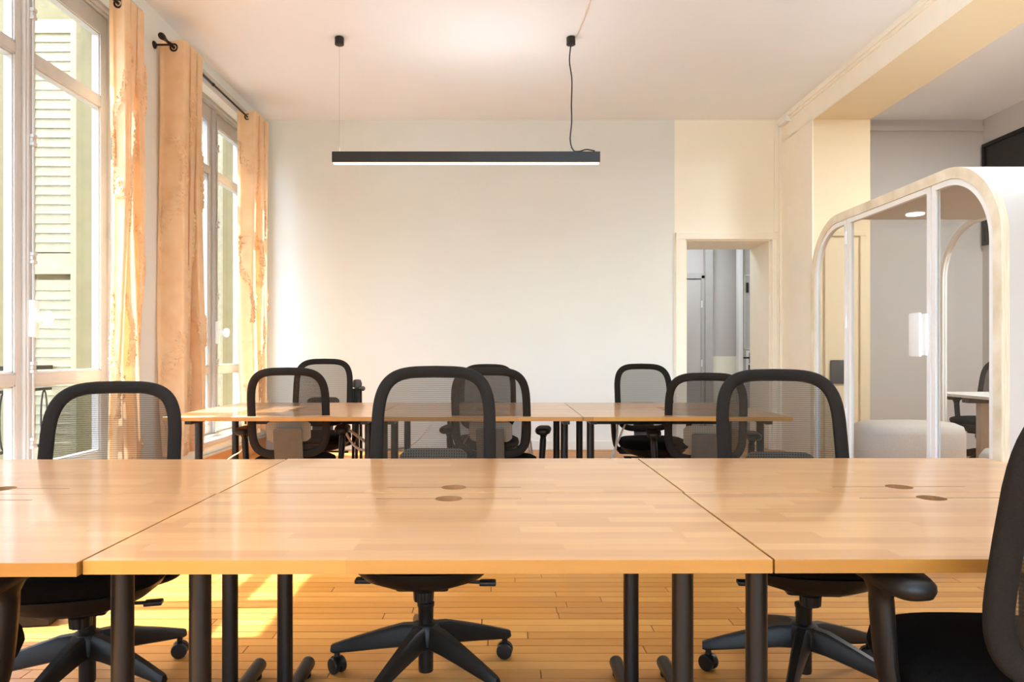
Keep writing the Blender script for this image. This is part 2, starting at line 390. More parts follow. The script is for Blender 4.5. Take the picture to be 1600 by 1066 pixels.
# passage casing in the back wall
cs = MB()
cs.box(DX0-.10, DX0, YB-.03, YB, 0, DZ+.02, .006).box(DX1, DX1+.06, YB-.03, YB, 0, DZ+.02, .006).box(DX0-.115, DX1+.075, YB-.035, YB, DZ, DZ+.075, .006)
cs.box(DX0-.115, DX0-.10, YB-.04, YB, 0, DZ+.08, .004).box(DX1+.06, DX1+.075, YB-.04, YB, 0, DZ+.08, .004)
cs.box(DX1-.02, DX1, YB+.02, YB+.06, 0, DZ).box(DX0, DX0+.02, YB+.02, YB+.06, 0, DZ)
struct(cs, 'trim_7', 'trimc')
struct(MB().box(DX1-.012, DX1, YB+.0, YB+.65, 0, DZ).box(DX0, DX0+.012, YB, YB+.65, 0, DZ).box(DX0, DX1, YB, YB+.65, DZ-.012, DZ), 'trim_8', 'trimc')

# hall behind the passage
struct(MB().box(1.2, 4.4, 10.25, 10.4, 1.05, 3.0).box(4.0, 4.2, YB+.65, 10.4, -.05, 3.0).box(1.2, 1.4, YB+.65, 10.4, -.05, 3.0), 'wall_hall', 'grey')
struct(MB().box(1.2, 4.4, 10.25, 10.4, -.05, 1.05), 'wall_hall_lower', 'cream')
struct(MB().box(1.2, 4.4, YB+.65, 10.4, 2.98, 3.1), 'ceiling_hall', 'ceil')
struct(MB().box(2.95, 3.06, 10.14, 10.25, 0, 2.98, .006), 'trim_9', 'trim')
d1 = struct(MB().box(2.1, 2.90, 10.20, 10.25, .01, 2.16, .004), 'door_1', 'grey')
MB().box(2.90, 2.95, 10.18, 10.25, 0, 2.22, .004).box(2.05, 2.95, 10.18, 10.25, 2.17, 2.25, .004).obj('door_casing', 'trim', d1)
for z in (.9, 1.75): MB().tube([(2.905, 10.17, z), (2.905, 10.17, z+.1)], .012, 8).obj('hinge', 'white', d1, True)
# open white door with panels and a black lever
d2 = struct(MB().box(3.42, 3.62, 9.98, 10.02, .01, 2.95), 'door_2', 'trim')
MB().box(3.36, 3.42, 9.94, 10.06, 0, 2.98, .008).box(3.62, 3.80, 9.96, 10.06, 0, 2.98, .008).obj('door_frame', 'white', d2)
for z0, z1 in ((.12, .85), (1.0, 1.0), (1.15, 2.2)):
    if z1 > z0:
        MB().box(3.445, 3.455, 9.965, 9.98, z0, z1).box(3.555, 3.565, 9.965, 9.98, z0, z1).box(3.445, 3.565, 9.965, 9.98, z0, z0+.01).box(3.445, 3.565, 9.965, 9.98, z1-.01, z1).obj('panel_moulding', 'white', d2)
MB().box(3.475, 3.525, 9.972, 9.98, .86, 1.13, .002).obj('lock_plate', 'white', d2)
hd = MB().tube([(3.52, 9.98, 1.03), (3.52, 9.93, 1.03)], .012, 8).tube([(3.53, 9.93, 1.03), (3.42, 9.925, 1.03)], .011, 8).box(3.515, 3.54, 9.965, 9.98, .95, 1.1).obj('handle', 'black', d2, True)
MB().box(3.505, 3.53, 9.962, 9.972, .86, .93, .002).obj('keyhole', 'black', d2)
MB().box(3.475, 3.50, 9.95, 9.98, 1.95, 2.09, .003).obj('bolt', 'black', d2)

# ------------------------------------------------------------------ windows
def leaf(win, y0, y1, sl=.075, sr=.075):
    f = MB()
    x0, x1 = XW-.028, XW+.028
    f.box(x0, x1, y0, y0+sl, ZS+.03, 3.47, .004).box(x0, x1, y1-sr, y1, ZS+.03, 3.47, .004)
    f.box(x0, x1, y0+sl, y1-sr, ZS+.03, .39, .004).box(x0, x1, y0+sl, y1-sr, 3.35, 3.47, .004)
    for z in (.93, 2.86): f.box(x0, x1, y0+sl, y1-sr, z-.03, z+.03, .004)
    # glazing beads, proud steps round every pane
    for a, b in ((.39, .90), (.96, 2.83), (2.89, 3.35)):
        for k, (w, e) in enumerate(((.016, .016), (.03, .006))):
            xx = x1-.01+e-.008
            f.box(x0-.004, xx, y0+sl-.002, y0+sl+w*.6, a, b); f.box(x0-.004, xx, y1-sr-w*.6, y1-sr+.002, a, b)
            f.box(x0-.004, xx, y0+sl, y1-sr, a-.002, a+w*.6); f.box(x0-.004, xx, y0+sl, y1-sr, b-w*.6, b+.002)
    o = f.obj('casement', 'trim', win)
    for a, b in ((.39, .90), (.96, 2.83), (2.89, 3.35)):
        MB().box(XW-.006, XW+.0, y0+sl-.005, y1-sr+.005, a-.005, b+.005).obj('pane', 'glass', o)
    return o
def window(n, a, b, mid, extra=None):
    w = struct(MB().box(XW-.06, XW+.05, a, a+.06, ZS, ZH, .006).box(XW-.06, XW+.05, b-.06, b, ZS, ZH, .006)
               .box(XW-.06, XW+.05, a+.06, b-.06, 3.475, ZH, .006).box(XW-.08, XW+.07, a+.06, b-.06, ZS-.01, ZS+.028, .006), 'window_%d' % n, 'trim')
    # interior casing with a stepped head moulding
    MB().box(XL-.01, XL+.02, a-.075, a, ZS, ZH+.05, .006).box(XL-.01, XL+.02, b, b+.06, ZS, ZH+.05, .006).box(XL-.01, XL+.02, a-.075, b+.06, ZH, ZH+.06, .006)\
        .box(XL-.01, XL+.04, a-.08, b+.065, ZH+.055, ZH+.085, .008).box(XL-.13, XL-.10, a, b, ZH-.03, ZH, .004).obj('casing', 'trim', w)
    lo = a+.06
    if extra:
        leaf(w, a+.06, extra, .075, .02); MB().box(XW-.06, XW+.05, extra, extra+.03, ZS, 3.475, .006).obj('mullion', 'trim', w); lo = extra+.03
    leaf(w, lo, mid-.006, .025 if extra else .075); leaf(w, mid+.006, b-.06)
    # meeting bead with the cremone bolt
    MB().box(XW+.024, XW+.05, mid-.035, mid+.035, ZS+.03, 3.47, .008).box(XW+.045, XW+.058, mid-.018, mid+.018, ZS+.03, 3.47, .005).obj('meeting_stile', 'trim', w)
    cr = MB().tube([(XW+.066, mid+.012, .45), (XW+.066, mid+.012, 3.40)], .0075, 8)
    for z in (.55, 1.0, 1.65, 2.35, 3.1):
        cr.box(XW+.05, XW+.082, mid-.006, mid+.032, z-.035, z-.012, .006).box(XW+.05, XW+.082, mid-.006, mid+.032, z+.012, z+.035, .006).box(XW+.05, XW+.076, mid-.004, mid+.03, z-.012, z+.012, .004)
    cr = cr.obj('cremone_bolt', 'trim', w, True)
    k = MB().box(XW+.05, XW+.09, mid-.014, mid+.038, 1.18, 1.40, .012).lathe([(.006, 0), (.024, .004), (.026, .018), (.014, .03), (.011, .05), (.02, .056)], (XW+.09, mid+.012, 1.29), 14, 'x')
    k.loft([(.012, .002, -.045, 0), (.03, .011, -.032, 0), (.034, .013, 0, 0), (.03, .011, .032, 0), (.012, .002, .045, 0)], 16, 2, (XW+.158, mid+.012, 1.29))
    k.obj('knob', 'white', cr, True)
    for z in (.6, 1.9, 3.0): MB().tube([(XW+.055, b-.062, z), (XW+.055, b-.062, z+.11)], .011, 8).obj('hinge', 'trim', w, True)
    return w
window(1, WIN[0][0], WIN[0][1], 4.19, 2.945)
window(2, WIN[1][0], WIN[1][1], 6.93)
window(3, WIN[2][0], WIN[2][1], -.1)  # unseen window added beside the camera for extra daylight

# outer reveals painted a warm yellow
for n, (a, b) in enumerate(WIN[:2]):
    struct(MB().box(-3.75, -3.0, b+.12, b+.25, ZS-.2, 4.3).box(-3.07, -2.96, b-.005, b+.12, ZS-.2, 4.3).box(-3.4, -2.98, a-.1, b+.1, ZS-.2, ZS-.02), 'trim_%d' % (10+n), 'reveal')
# shutters folded open beside the windows
def shutter(y, label):
    t = thing('louvred_shutter', label, 'shutter', (-3.25, y, ZS+.01), 0, 'wooden shutters outside the windows')
    x0, x1, h = -.205, .185, 3.24
    MB().box(x0, x0+.045, -.018, .018, 0, h, .003).box(x1-.075, x1, -.018, .018, 0, h, .003)\
        .box(x0+.045, x1-.075, -.016, .016, 0, .14, .003).box(x0+.045, x1-.075, -.016, .016, h-.10, h, .003).box(x0+.045, x1-.075, -.016, .016, 1.375, 1.525, .003).obj('frame', 'shutter', t)
    sl = MB(); c, s = math.cos(1.44), math.sin(1.44); w2, th = .0385, .004
    vs = []
    for xx in (x0+.04, x1-.07):
        for u, v in ((-w2, -th), (w2, -th), (w2, th), (-w2, th)): vs.append((xx, u*c-v*s, u*s+v*c))
    sl.add(vs, [(0, 1, 2, 3), (7, 6, 5, 4), (0, 4, 5, 1), (1, 5, 6, 2), (2, 6, 7, 3), (3, 7, 4, 0)])
    first = None
    z = .175
    while z < h-.12:
        if not (1.36 < z < 1.54):
            if first is None: first = sl.obj('slat', 'shutter', t); o = first
            else:
                o = first.copy(); COL.objects.link(o); o.parent = t
            o.location = (0, 0, z); o.rotation_euler = (random.uniform(-.04, .04), random.uniform(-.006, .006), 0)
        z += .07
    MB().tube([(x1-.01, -.03, .3), (x1-.01, -.03, h-.3)], .008, 8).obj('latch_rod', 'shutter', t)
    return t
shutter(5.19, 'cream louvred wooden shutter outside the nearer window, behind its right casement')
shutter(7.90, 'cream louvred wooden shutter outside the far window near the back wall')

# ------------------------------------------------------------------ street side: pale facade opposite
fac = thing('apartment_building', 'sunlit pale stone apartment building across the street, seen through the nearer window', 'building', (-14, 6, -6))
MB().box(-2, 0, -14, 22, 0, 17).box(0, .25, -14, 22, 9.6, 9.9).box(0, .25, -14, 22, 6.3, 6.6).obj('wall', 'facade', fac)
for zz in (3.6, 7.0, 10.4, 13.6):
    for k in range(11):
        y = -11+k*3
        f = MB().box(0, .08, y-.75, y-.6, zz, zz+2.2).box(0, .08, y+.6, y+.75, zz, zz+2.2).box(0, .1, y-.75, y+.75, zz+2.2, zz+2.4).obj('window', 'facade', fac)
        MB().box(0, .03, y-.6, y+.6, zz, zz+2.2).obj('pane', 'facadedark', f)
for k in range(11):
    for zz in (7.0,):
        y = -11+k*3; g = MB()
        g.box(.45, .48, y-.9, y+.9, zz+.95, zz+1.0).box(.45, .48, y-.9, y+.9, zz+.05, zz+.1)
        for j in range(13): g.box(.455, .475, y-.9+j*.15-.01, y-.9+j*.15+.01, zz+.1, zz+.95)
        g.obj('balcony_rail', 'black', fac)
struct(MB().box(-14, -3.0, -30, 30, -6.3, -6).box(-3.0, 20, -30, -3, -6.3, -6), 'street', 'dirt')
# iron guard rails outside the windows
def rail(a, b, label):
    t = thing('window_guard', label, 'railing', (-3.28, (a+b)/2, 0), 0, 'iron guards outside the windows')
    h = (b-a)/2
    MB().box(-.02, .02, -h, h, .97, 1.0, .004).obj('handrail', 'black', t)
    MB().box(-.012, .012, -h, h, .42, .44).box(-.012, .012, -h, h, .82, .84).obj('cross_bar', 'black', t)
    n = int((b-a)/.14)
    for j in range(n):
        y = -h+(j+.5)*(b-a)/n
        pts = [(0, y+.035*math.sin(q), .63+.19*math.cos(q)*(1 if True else 1)) for q in [2*PI*i/14 for i in range(15)]]
        MB().tube(pts, .006, 6).obj('scroll', 'black', t)
rail(2.5, 5.16, 'black iron scrollwork guard rail outside the nearer window, below its middle rail')

# ------------------------------------------------------------------ curtain rods and curtains
ZR, XRD = 3.46, -2.53
def rod(y0, y1, label, tuck=0):
    t = thing('curtain_rod', label, 'curtain rod', (XRD-tuck, y0, ZR), 0, 'curtain rods over the windows')
    L_ = y1-y0
    MB().tube([(0, 0, 0), (0, L_*.45, 0)], .0115, 12).tube([(0, L_*.45-.01, 0), (0, L_, 0)], .0095, 12).lathe([(.0115, -.02), (.0145, -.015), (.0145, .015), (.0115, .02)], (0, L_*.45, 0), 12, 'y').obj('pole', 'iron', t, True)
    for s, yy in ((-1, 0), (1, L_)):
        MB().lathe([(.011, 0), (.014, s*.012), (.010, s*.03), (.013, s*.07), (.024, s*.115), (.026, s*.13), (.02, s*.148), (.006, s*.155)], (0, yy, 0), 14, 'y').obj('finial', 'iron', t, True)
    for yy in (.02, L_-.05):
        MB().tube([(XL-XRD+tuck, yy, 0), (0, yy, 0)], .008, 8).lathe([(.03, 0), (.03, .006), (.018, .016)], (XL-XRD+tuck, yy, 0), 14, 'x').lathe([(.015, -.012), (.018, 0), (.015, .012)], (0, yy, 0), 12, 'y').obj('bracket', 'iron', t, True)
    return t
rod(5.42, 7.25, 'dark bronze curtain rod over the far window')
rod(2.30, 4.93, 'dark bronze curtain rod over the nearer window', .06)
def curtain(y0, y1, zb, folds, amp, label, seed, tuck=0):
    rnd = random.Random(seed)
    nu, nv = folds*30+1, 240
    ph = [rnd.uniform(-.5, .5) for _ in range(8)]
    t = thing('curtain', label, 'curtain', (XRD-tuck, (y0+y1)/2, 0), 0, 'peach curtains at the windows')
    ztop = ZR+.055; V = []
    def base(u, z):
        f = (ztop-z)/(ztop-zb)
        q = 2*PI*folds*u
        # soft square wave of pleats, looser and irregular towards the hem
        w = math.tanh(2.2*math.cos(q+f*.6*math.sin(3*u+ph[0]*4)))/.976
        a = amp*(1-.25*f+.3*f*math.sin(7*u+ph[1]*6+2.5*f))
        x = -a*w+.035*f*math.sin(4.3*f+9*u+ph[2]*6)
        y = (u-.5)*(y1-y0)*(1-.12*math.sin(PI*f)*ph[3])+.03*math.sin(q*2)*(1-f*.3)+.03*f*math.sin(5*f+6*u+ph[4]*6)
        return x, y
    def tuft(u, z):
        m = 0
        for k in range(6):
            c = (k+.5)/6+.055*math.sin(2*PI*z/1.15+k*1.9+ph[5]*6)
            on = math.sin(2*PI*z/1.5+k*2.4+ph[6]*6) > -.25
            if on and abs(u-c) < .026+.010*math.sin(z*6+k): m = 1
        return m
    for j in range(nv+1):
        z = ztop+(zb-ztop)*j/nv
        for i in range(nu):
            u = i/(nu-1); x, y = base(u, z)
            d = 0
            if tuft(u, z) and z < ZR-.25:
                d = .006+.016*abs(noise.noise(Vector((x*70+seed, y*70, z*90))))
                if rnd.random() < .35: d += .008
            x2, y2 = base(min(1, u+.004), z); x1, y1_ = base(max(0, u-.004), z)
            tx, ty = x2-x1, y2-y1_; l = math.hypot(tx, ty) or 1
            V.append((x+d*ty/l, y-d*tx/l, z))
    tf = MB()
    for _ in range(22000):
        u = rnd.random(); z = rnd.uniform(zb+.05, ZR-.25)
        if not tuft(u, z): continue
        x, y = base(u, z); x2, y2 = base(min(1, u+.004), z); tx, ty = x2-x, y2-y; l = math.hypot(tx, ty) or 1
        nx, ny_ = ty/l, -tx/l
        q = rnd.uniform(.0045, .0085); c_ = (x+nx*.011, y+ny_*.011, z)
        tf.add([(c_[0]+a*q, c_[1]+b*q, c_[2]+c*q) for a, b, c in ((1, 0, 0), (-1, 0, 0), (0, 1, 0), (0, -1, 0), (0, 0, 1.2), (0, 0, -1.2))],
               [(0, 2, 4), (2, 1, 4), (1, 3, 4), (3, 0, 4), (2, 0, 5), (1, 2, 5), (3, 1, 5), (0, 3, 5)])
    tf.obj('tufting', 'curtain', t, False, kind='stuff')
    F = [(j*nu+i, j*nu+i+1, (j+1)*nu+i+1, (j+1)*nu+i) for j in range(nv) for i in range(nu-1)]
    mb = MB(); mb.add(V, F); c = mb.obj('cloth', 'curtain', t, True, 80)
    for k in range(folds*2):
        u = (k+.5)/(folds*2)
        # eyelets where the pole passes through the cloth
        uu = min(range(nu), key=lambda i: abs(base(i/(nu-1), ZR)[0])+abs(i/(nu-1)-u)*.6)/(nu-1)
        x, y = base(uu, ZR)
        pts = [(.027*math.cos(q), y+.0, ZR+.027*math.sin(q)) for q in [2*PI*i/14 for i in range(15)]]
        MB().tube(pts, .007, 6, caps=False).obj('eyelet', 'iron', t, True)
    return t
curtain(4.78, 5.06, .30, 3, .05, 'peach tufted curtain hanging at the right of the nearer window', 3, .06)
curtain(5.46, 5.83, .29, 3, .095, 'peach tufted curtain hanging at the left of the far window', 11)
curtain(7.05, 7.50, .29, 3, .09, 'peach tufted curtain by the back wall corner, right of the far window', 23)

# ------------------------------------------------------------------ desks
DW, DD, ZT, TH = 1.196, .597, .72, .024
def desk_top():
    bm = bmesh.new(); hx, hy = DW/2, DD/2; c = .0007
    r, sw, sl, cyy = .034, .0028, .18, hy-.072
    hole = []
    a0 = math.asin(sw/r)
    hole += [(sl, cyy-sw), (sl, cyy+sw)]
    for i in range(13):
        q = a0+(PI-2*a0)*i/12; hole.append((r*math.cos(q), cyy+r*math.sin(q)))
    hole += [(-sl, cyy+sw), (-sl, cyy-sw)]
    for i in range(13):
        q = PI+a0+(PI-2*a0)*i/12; hole.append((r*math.cos(q), cyy+r*math.sin(q)))
    rect = lambda d: [(-hx+d, -hy+d), (hx-d, -hy+d), (hx-d, hy-d), (-hx+d, hy-d)]
    def loop(pts, z):
        vs = [bm.verts.new((x, y, z)) for x, y in pts]
        return vs, [bm.edges.new((vs[i], vs[(i+1) % len(vs)])) for i in range(len(vs))]
    rt, ert = loop(rect(c), ZT); rb, erb = loop(rect(0), ZT-TH); ht, eht = loop(hole, ZT); hb, ehb = loop(hole, ZT-TH); rm, erm = loop(rect(0), ZT-c)
    bmesh.ops.triangle_fill(bm, use_beauty=True, edges=ert+eht); bmesh.ops.triangle_fill(bm, use_beauty=True, edges=erb+ehb)
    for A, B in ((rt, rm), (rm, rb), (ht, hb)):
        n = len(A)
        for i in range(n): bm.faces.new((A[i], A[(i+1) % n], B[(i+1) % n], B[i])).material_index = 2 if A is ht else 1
    bmesh.ops.recalc_face_normals(bm, faces=bm.faces[:])
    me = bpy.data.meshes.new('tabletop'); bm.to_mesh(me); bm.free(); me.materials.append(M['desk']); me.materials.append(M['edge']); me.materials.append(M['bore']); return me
def make_desk(name, label, loc, rz, tray):
    t = thing(name, label, 'desk', loc, rz, 'wooden desks on black legs')
    o = bpy.data.objects.new('tabletop', desk_top()); COL.objects.link(o); o.parent = t
    for s in (-1, 1):
        x = s*(DW/2-.078)
        lg = MB().tube([(x, 0, .05), (x, 0, ZT-TH-.03)], .0228, 20)
        lg.tube([(x, -.265, .035), (x, .265, .035)], .0228, 18)
        lg = lg.obj('leg', 'black', t, True)
        MB().box(x-.02, x+.02, -.15, .15, ZT-TH-.034, ZT-TH, .003).obj('top_bracket', 'black', lg)
        for yy in (-.235, .235): MB().lathe([(.014, 0), (.017, .004), (.017, .014)], (x, yy, 0), 12).obj('glide', 'plastic', lg, True)
    if tray:
        tr = MB().box(-.42, .42, -.02, .10, .60, .606).box(-.42, .42, .096, .10, .60, .69).box(-.42, .42, -.02, -.016, .60, .655)
        for k in range(-6, 7): tr.box(k*.07-.022, k*.07+.022, -.022, -.016, .655, ZT-TH)
        tr.obj('cable_tray', 'black', t)
    return t
YF = 1.227
yaw = math.radians(.35)
cx = -.125
names = [('left', cx-DW-.004), ('middle', cx), ('right', cx+DW+.004)]
rows = [('nearest row', YF+DD/2, 0), ('second row', YF+DD*1.5+.004, PI)]
first = None
lab = {
 (0, 0): 'wood desk at the left end of the nearest row, cropped at the left',
 (0, 1): 'wood desk in the middle of the nearest row, its whole front edge in view',
 (0, 2): 'right-hand wood desk of the nearest row',
 (1, 0): 'wood desk in front of the left mesh chair, behind the nearest row',
 (1, 1): 'wood desk in front of the centre mesh chair, behind the nearest row',
 (1, 2): 'wood desk in front of the right mesh chair, behind the nearest row',
 (2, 0): 'wood desk of the far table beside the curtain, nearer side',
 (2, 1): 'wood desk in the middle of the far table, nearer side',
 (2, 2): 'wood desk at the right of the far table, nearer side',
 (3, 0): 'wood desk of the far table under the patch of sun, back wall side',
 (3, 1): 'wood desk in the middle of the far table, side towards the back wall',
 (3, 2): 'wood desk at the right of the far table, side towards the back wall'}
proto = make_desk('desk', lab[(0, 1)], (0, 0, 0), 0, False)
prototray = make_desk('desk', lab[(3, 0)], (0, 0, 0), 0, True)
Ry = lambda x: (x-cx)*math.sin(yaw)
used = {}
for ri in range(4):
    for ci in range(3):
        x = names[ci][1]
        if ri < 2:
            yy = rows[ri][1]+Ry(x)+(-.012 if ci == 0 else 0); rz = rows[ri][2]+yaw
        else:
            yy = 4.035+DD/2+(ri-2)*(DD+.004); rz = 0 if ri == 2 else PI
        src = prototray if (ri == 3 and ci in (0, 2)) else proto
        if src.name not in used: used[src.name] = 1; o = src; o.location = (x, yy, 0); o.rotation_euler = (0, 0, rz); o['label'] = lab[(ri, ci)]
        else: copy_tree(src, (x, yy, 0), rz, lab[(ri, ci)])

# ------------------------------------------------------------------ task chairs (local: the sitter faces +y, column at the origin)
def back_y(x, z):
    f = (z-.48)/.55
    return -.245+.055*math.sin(PI*min(max(f*.9, 0), 1))*-.35-.10*f*f+.035*(x/.22)**2-.015*f
def outline(sc_=1.0, n=64):
    pts = []
    zc, hz, hx = .762, .262, .229
    for i in range(n):
        q = 2*PI*i/n; c, s = math.cos(q), math.sin(q); e = 4.6 if s > 0 else 4.2
        x = hx*math.copysign(abs(c)**(2/e), c)*(1-.035*s); z = zc+hz*math.copysign(abs(s)**(2/e), s)
        if s > 0: z += .010*(1-(x/hx)**2)
        pts.append((zc, x*sc_, zc+(z-zc)*sc_))
    return [(p[1], p[2]) for p in pts]
def make_chair(label):
    t = thing('task_chair', label, 'chair', (0, 0, 0), 0, 'black mesh task chairs')
    # seat cushion and shell
    sh = [(.12, .11, .405, 0), (.20, .19, .405, .005), (.240, .232, .418, .01), (.248, .242, .440, .01), (.243, .238, .462, .01), (.22, .215, .474, .01), (.15, .14, .478, .01), (.04, .04, .476, .01)]
    seat = MB().loft(sh, 40, 3.0).obj('seat', 'fabric', t, True, 80)
    MB().loft([(.06, .18, .350, 0), (.145, .205, .354, 0), (.20, .22, .370, .005), (.230, .228, .394, .008), (.238, .232, .412, .01), (.10, .10, .414, .01)], 40, 2.6).obj('seat_pan', 'plastic', t, True, 60)
    # back frame
    ol = outline(.915); fr = MB(); k = len(ol); n = 10
    P = [Vector((x, back_y(x, z), z)) for x, z in ol]
    for i in range(k):
        tn = (P[(i+1) % k]-P[i-1]).normalized(); a = Vector((0, 1, 0)); a = (a-tn*a.dot(tn)).normalized(); b = tn.cross(a)
        for j in range(n):
            q = 2*PI*j/n; c, s = math.cos(q), math.sin(q)
            fr.v.append(tuple(P[i]+a*(.013*math.copysign(abs(c)**.7, c))+b*(.0235*math.copysign(abs(s)**.7, s))))
    for i in range(k):
        for j in range(n):
            i2 = (i+1) % k; fr.f.append((i*n+j, i*n+(j+1) % n, i2*n+(j+1) % n, i2*n+j))
    bf = fr.obj('backrest_frame', 'border', t, True, 70)
    ms = MB(); R = 9; o1 = outline(.93)
    for r in range(R+1):
        for x, z in o1:
            xx, zz = x*r/R, .762+(z-.762)*r/R; ms.v.append((xx, back_y(xx, zz)+.006, zz))
    k = len(o1)
    for r in range(R):
        for i in range(k): ms.f.append((r*k+i, r*k+(i+1) % k, (r+1)*k+(i+1) % k, (r+1)*k+i))
    ms.obj('backrest_mesh', 'mesh', t, True, 80)
    # lumbar pad and its bracket behind the mesh
    lp = MB(); lz = .662
    for fy in (-.018, -.010):
        for j in range(9):
            for i in range(17):
                u, v = i/8-1, j/4-1
                x, z = .125*u, lz+.062*v
                cr = max(0, abs(u)-.72)/.28; x2 = x; z2 = lz+.062*v*(1-.35*cr*cr)
                lp.v.append((x2, back_y(x2, z2)+fy, z2))
    q = 17*9
    for s in (0, 1):
        for j in range(8):
            for i in range(16): a = s*q+j*17+i; lp.f.append((a, a+1, a+18, a+17))
    for i in range(16):
        lp.f.append((i, i+1, q+i+1, q+i)); a = 8*17+i; lp.f.append((a, a+1, q+a+1, q+a))
    for j in range(8):
        a = j*17; lp.f.append((a, a+17, q+a+17, q+a)); a += 16; lp.f.append((a, a+17, q+a+17, q+a))
    lp.obj('lumbar_support', 'perf', t, True)
    br = MB(); bw = .080
    def plate(zt_):
        pts = []
        for i in range(7): qq = PI/2*i/6; pts.append((bw-.018+.018*math.cos(qq), zt_-.018+.018*math.sin(qq)))
        for i in range(7): qq = PI/2+PI/2*i/6; pts.append((-bw+.018+.018*math.cos(qq), zt_-.018+.018*math.sin(qq)))
        return pts+[(-bw, .40), (bw, .40)]
    pp = plate(.682); kk = len(pp)
    for fy in (-.05, -.032): br.v += [(x, back_y(0, max(z, .5))+fy+(.06 if z < .45 else 0), z) for x, z in pp]
    br.f += [tuple(range(kk)), tuple(reversed(range(kk, 2*kk)))]+[(i, (i+1) % kk, kk+(i+1) % kk, kk+i) for i in range(kk)]
    br.tube([(0, -.235, .41), (0, -.15, .37), (0, 0, .352)], [.055, .05, .05], 10, [.016, .02, .02], up=(1, 0, 0))
    br.obj('back_bracket', 'plastic2', t, True, 40)
    # arms
    for s in (-1, 1):
        pad = MB().loft([(.030, .112, .628, 0), (.042, .126, .634, 0), (.047, .132, .646, 0), (.046, .131, .656, 0), (.038, .122, .664, 0), (.015, .08, .666, 0)], 28, 3.2, (s*.292, -.045, 0)).obj('armrest', 'plastic', t, True, 60)
        pth = smoothpath([(s*.292, -.03, .632), (s*.290, -.03, .60), (s*.287, -.032, .54), (s*.280, -.034, .455), (s*.262, -.036, .400), (s*.20, -.03, .376), (s*.10, -.02, .366)], 5)
        m_ = len(pth)
        rr = [.030-.013*min(1, i/5) if i < 6 else .017+(.003*math.sin(i*.2)) for i in range(m_)]
        ry = [.058-.026*min(1, i/6) for i in range(m_)]
        MB().tube(pth, rr, 12, ry, up=(1, 0, .3)).obj('arm_post', 'plastic', pad, True, 50)
    # mechanism, levers, tension knob
    me = MB().box(-.085, .085, -.12, .12, .322, .368, .012).obj('mechanism', 'plastic', t)
    MB().tube([(-.08, .05, .338), (-.19, .055, .334)], .006, 8).box(-.235, -.18, .035, .075, .326, .340, .005).obj('lever', 'plastic', me, True)
    MB().tube([(.08, .05, .338), (.18, .055, .340)], .006, 8).box(.17, .225, .03, .07, .332, .346, .005).obj('lever', 'plastic', me, True)
    kn = MB(); pr = []
    for z, r in ((.278, .026), (.281, .031), (.312, .033), (.318, .026), (.330, .022)): pr.append((z, r))
    for z, r in pr:
        for j in range(48):
            q = 2*PI*j/48; rr_ = r*(1+.035*(1 if j % 4 < 2 else -1)); kn.v.append((rr_*math.cos(q), .068+rr_*math.sin(q), z))
    for i in range(len(pr)-1):
        for j in range(48): kn.f.append((i*48+j, i*48+(j+1) % 48, (i+1)*48+(j+1) % 48, (i+1)*48+j))
    kn.f.append(tuple(reversed(range(48))))
    kn.obj('tension_knob', 'plastic', me, True, 30)
    # gas column
    cl = MB().tube([(0, 0, .20), (0, 0, .335)], .0145, 16).obj('gas_column', 'chrome', t, True)
    cl['label'] = 'chrome gas column'
    MB().lathe([(.024, .022), (.025, .028), (.025, .17), (.026, .235), (.029, .24), (.029, .25), (.022, .253)], (0, 0, 0), 22).obj('column_sleeve', 'plastic', cl, True)
    # five star base, pivoted so it can be turned
    base = MB().lathe([(.040, .108), (.048, .118), (.050, .165), (.040, .182), (.026, .186)], (0, 0, 0), 24).obj('star_base', 'plastic', t, True)
    for k in range(5):
        a = 2*PI*k/5+PI/2; ca, sa = math.cos(a), math.sin(a)
        ar = MB(); secs = [(.03, .026, .105, .180), (.08, .024, .103, .176), (.16, .020, .092, .152), (.25, .017, .078, .122), (.315, .016, .070, .098), (.325, .012, .072, .094)]
        for rr_, w, z0, z1 in secs:
            for dx, zz in ((-w, z0+.006), (-w*.7, z0), (w*.7, z0), (w, z0+.006), (w*.92, z1-.012), (w*.55, z1), (-w*.55, z1), (-w*.92, z1-.012)):
                ar.v.append((rr_*ca-dx*sa, rr_*sa+dx*ca, zz))
        for i in range(len(secs)-1):
            for j in range(8): ar.f.append((i*8+j, i*8+(j+1) % 8, (i+1)*8+(j+1) % 8, (i+1)*8+j))
        ar.f += [tuple(reversed(range(8))), tuple((len(secs)-1)*8+j for j in range(8))]
        ar.obj('base_arm', 'plastic', base, True, 40)
        # twin wheel caster under the tip
        cx_, cy_ = .305*ca, .305*sa; wa = a+.9; wx, wy = math.cos(wa), math.sin(wa)
        cs_ = MB()
        def wheel(o0, o1, r):
            prof = [(r*.55, o0), (r*.92, o0+.001), (r, o0+.004), (r, o1-.004), (r*.92, o1-.001), (r*.55, o1)]
            kk_ = len(cs_.v)
            for rr2, off in prof:
                for j in range(16):
                    q = 2*PI*j/16
                    cs_.v.append((cx_+wx*off-wy*rr2*math.cos(q), cy_+wy*off+wx*rr2*math.cos(q), .0275+rr2*math.sin(q)))
            for i in range(len(prof)-1):
                for j in range(16): cs_.f.append((kk_+i*16+j, kk_+i*16+(j+1) % 16, kk_+(i+1)*16+(j+1) % 16, kk_+(i+1)*16+j))
            cs_.f.append(tuple(kk_+j for j in reversed(range(16)))); cs_.f.append(tuple(kk_+80+j for j in range(16)))
        wheel(.005, .023, .0275); wheel(-.023, -.005, .0275)
        cs_.tube([(cx_, cy_, .03), (cx_, cy_, .075)], .010, 10)
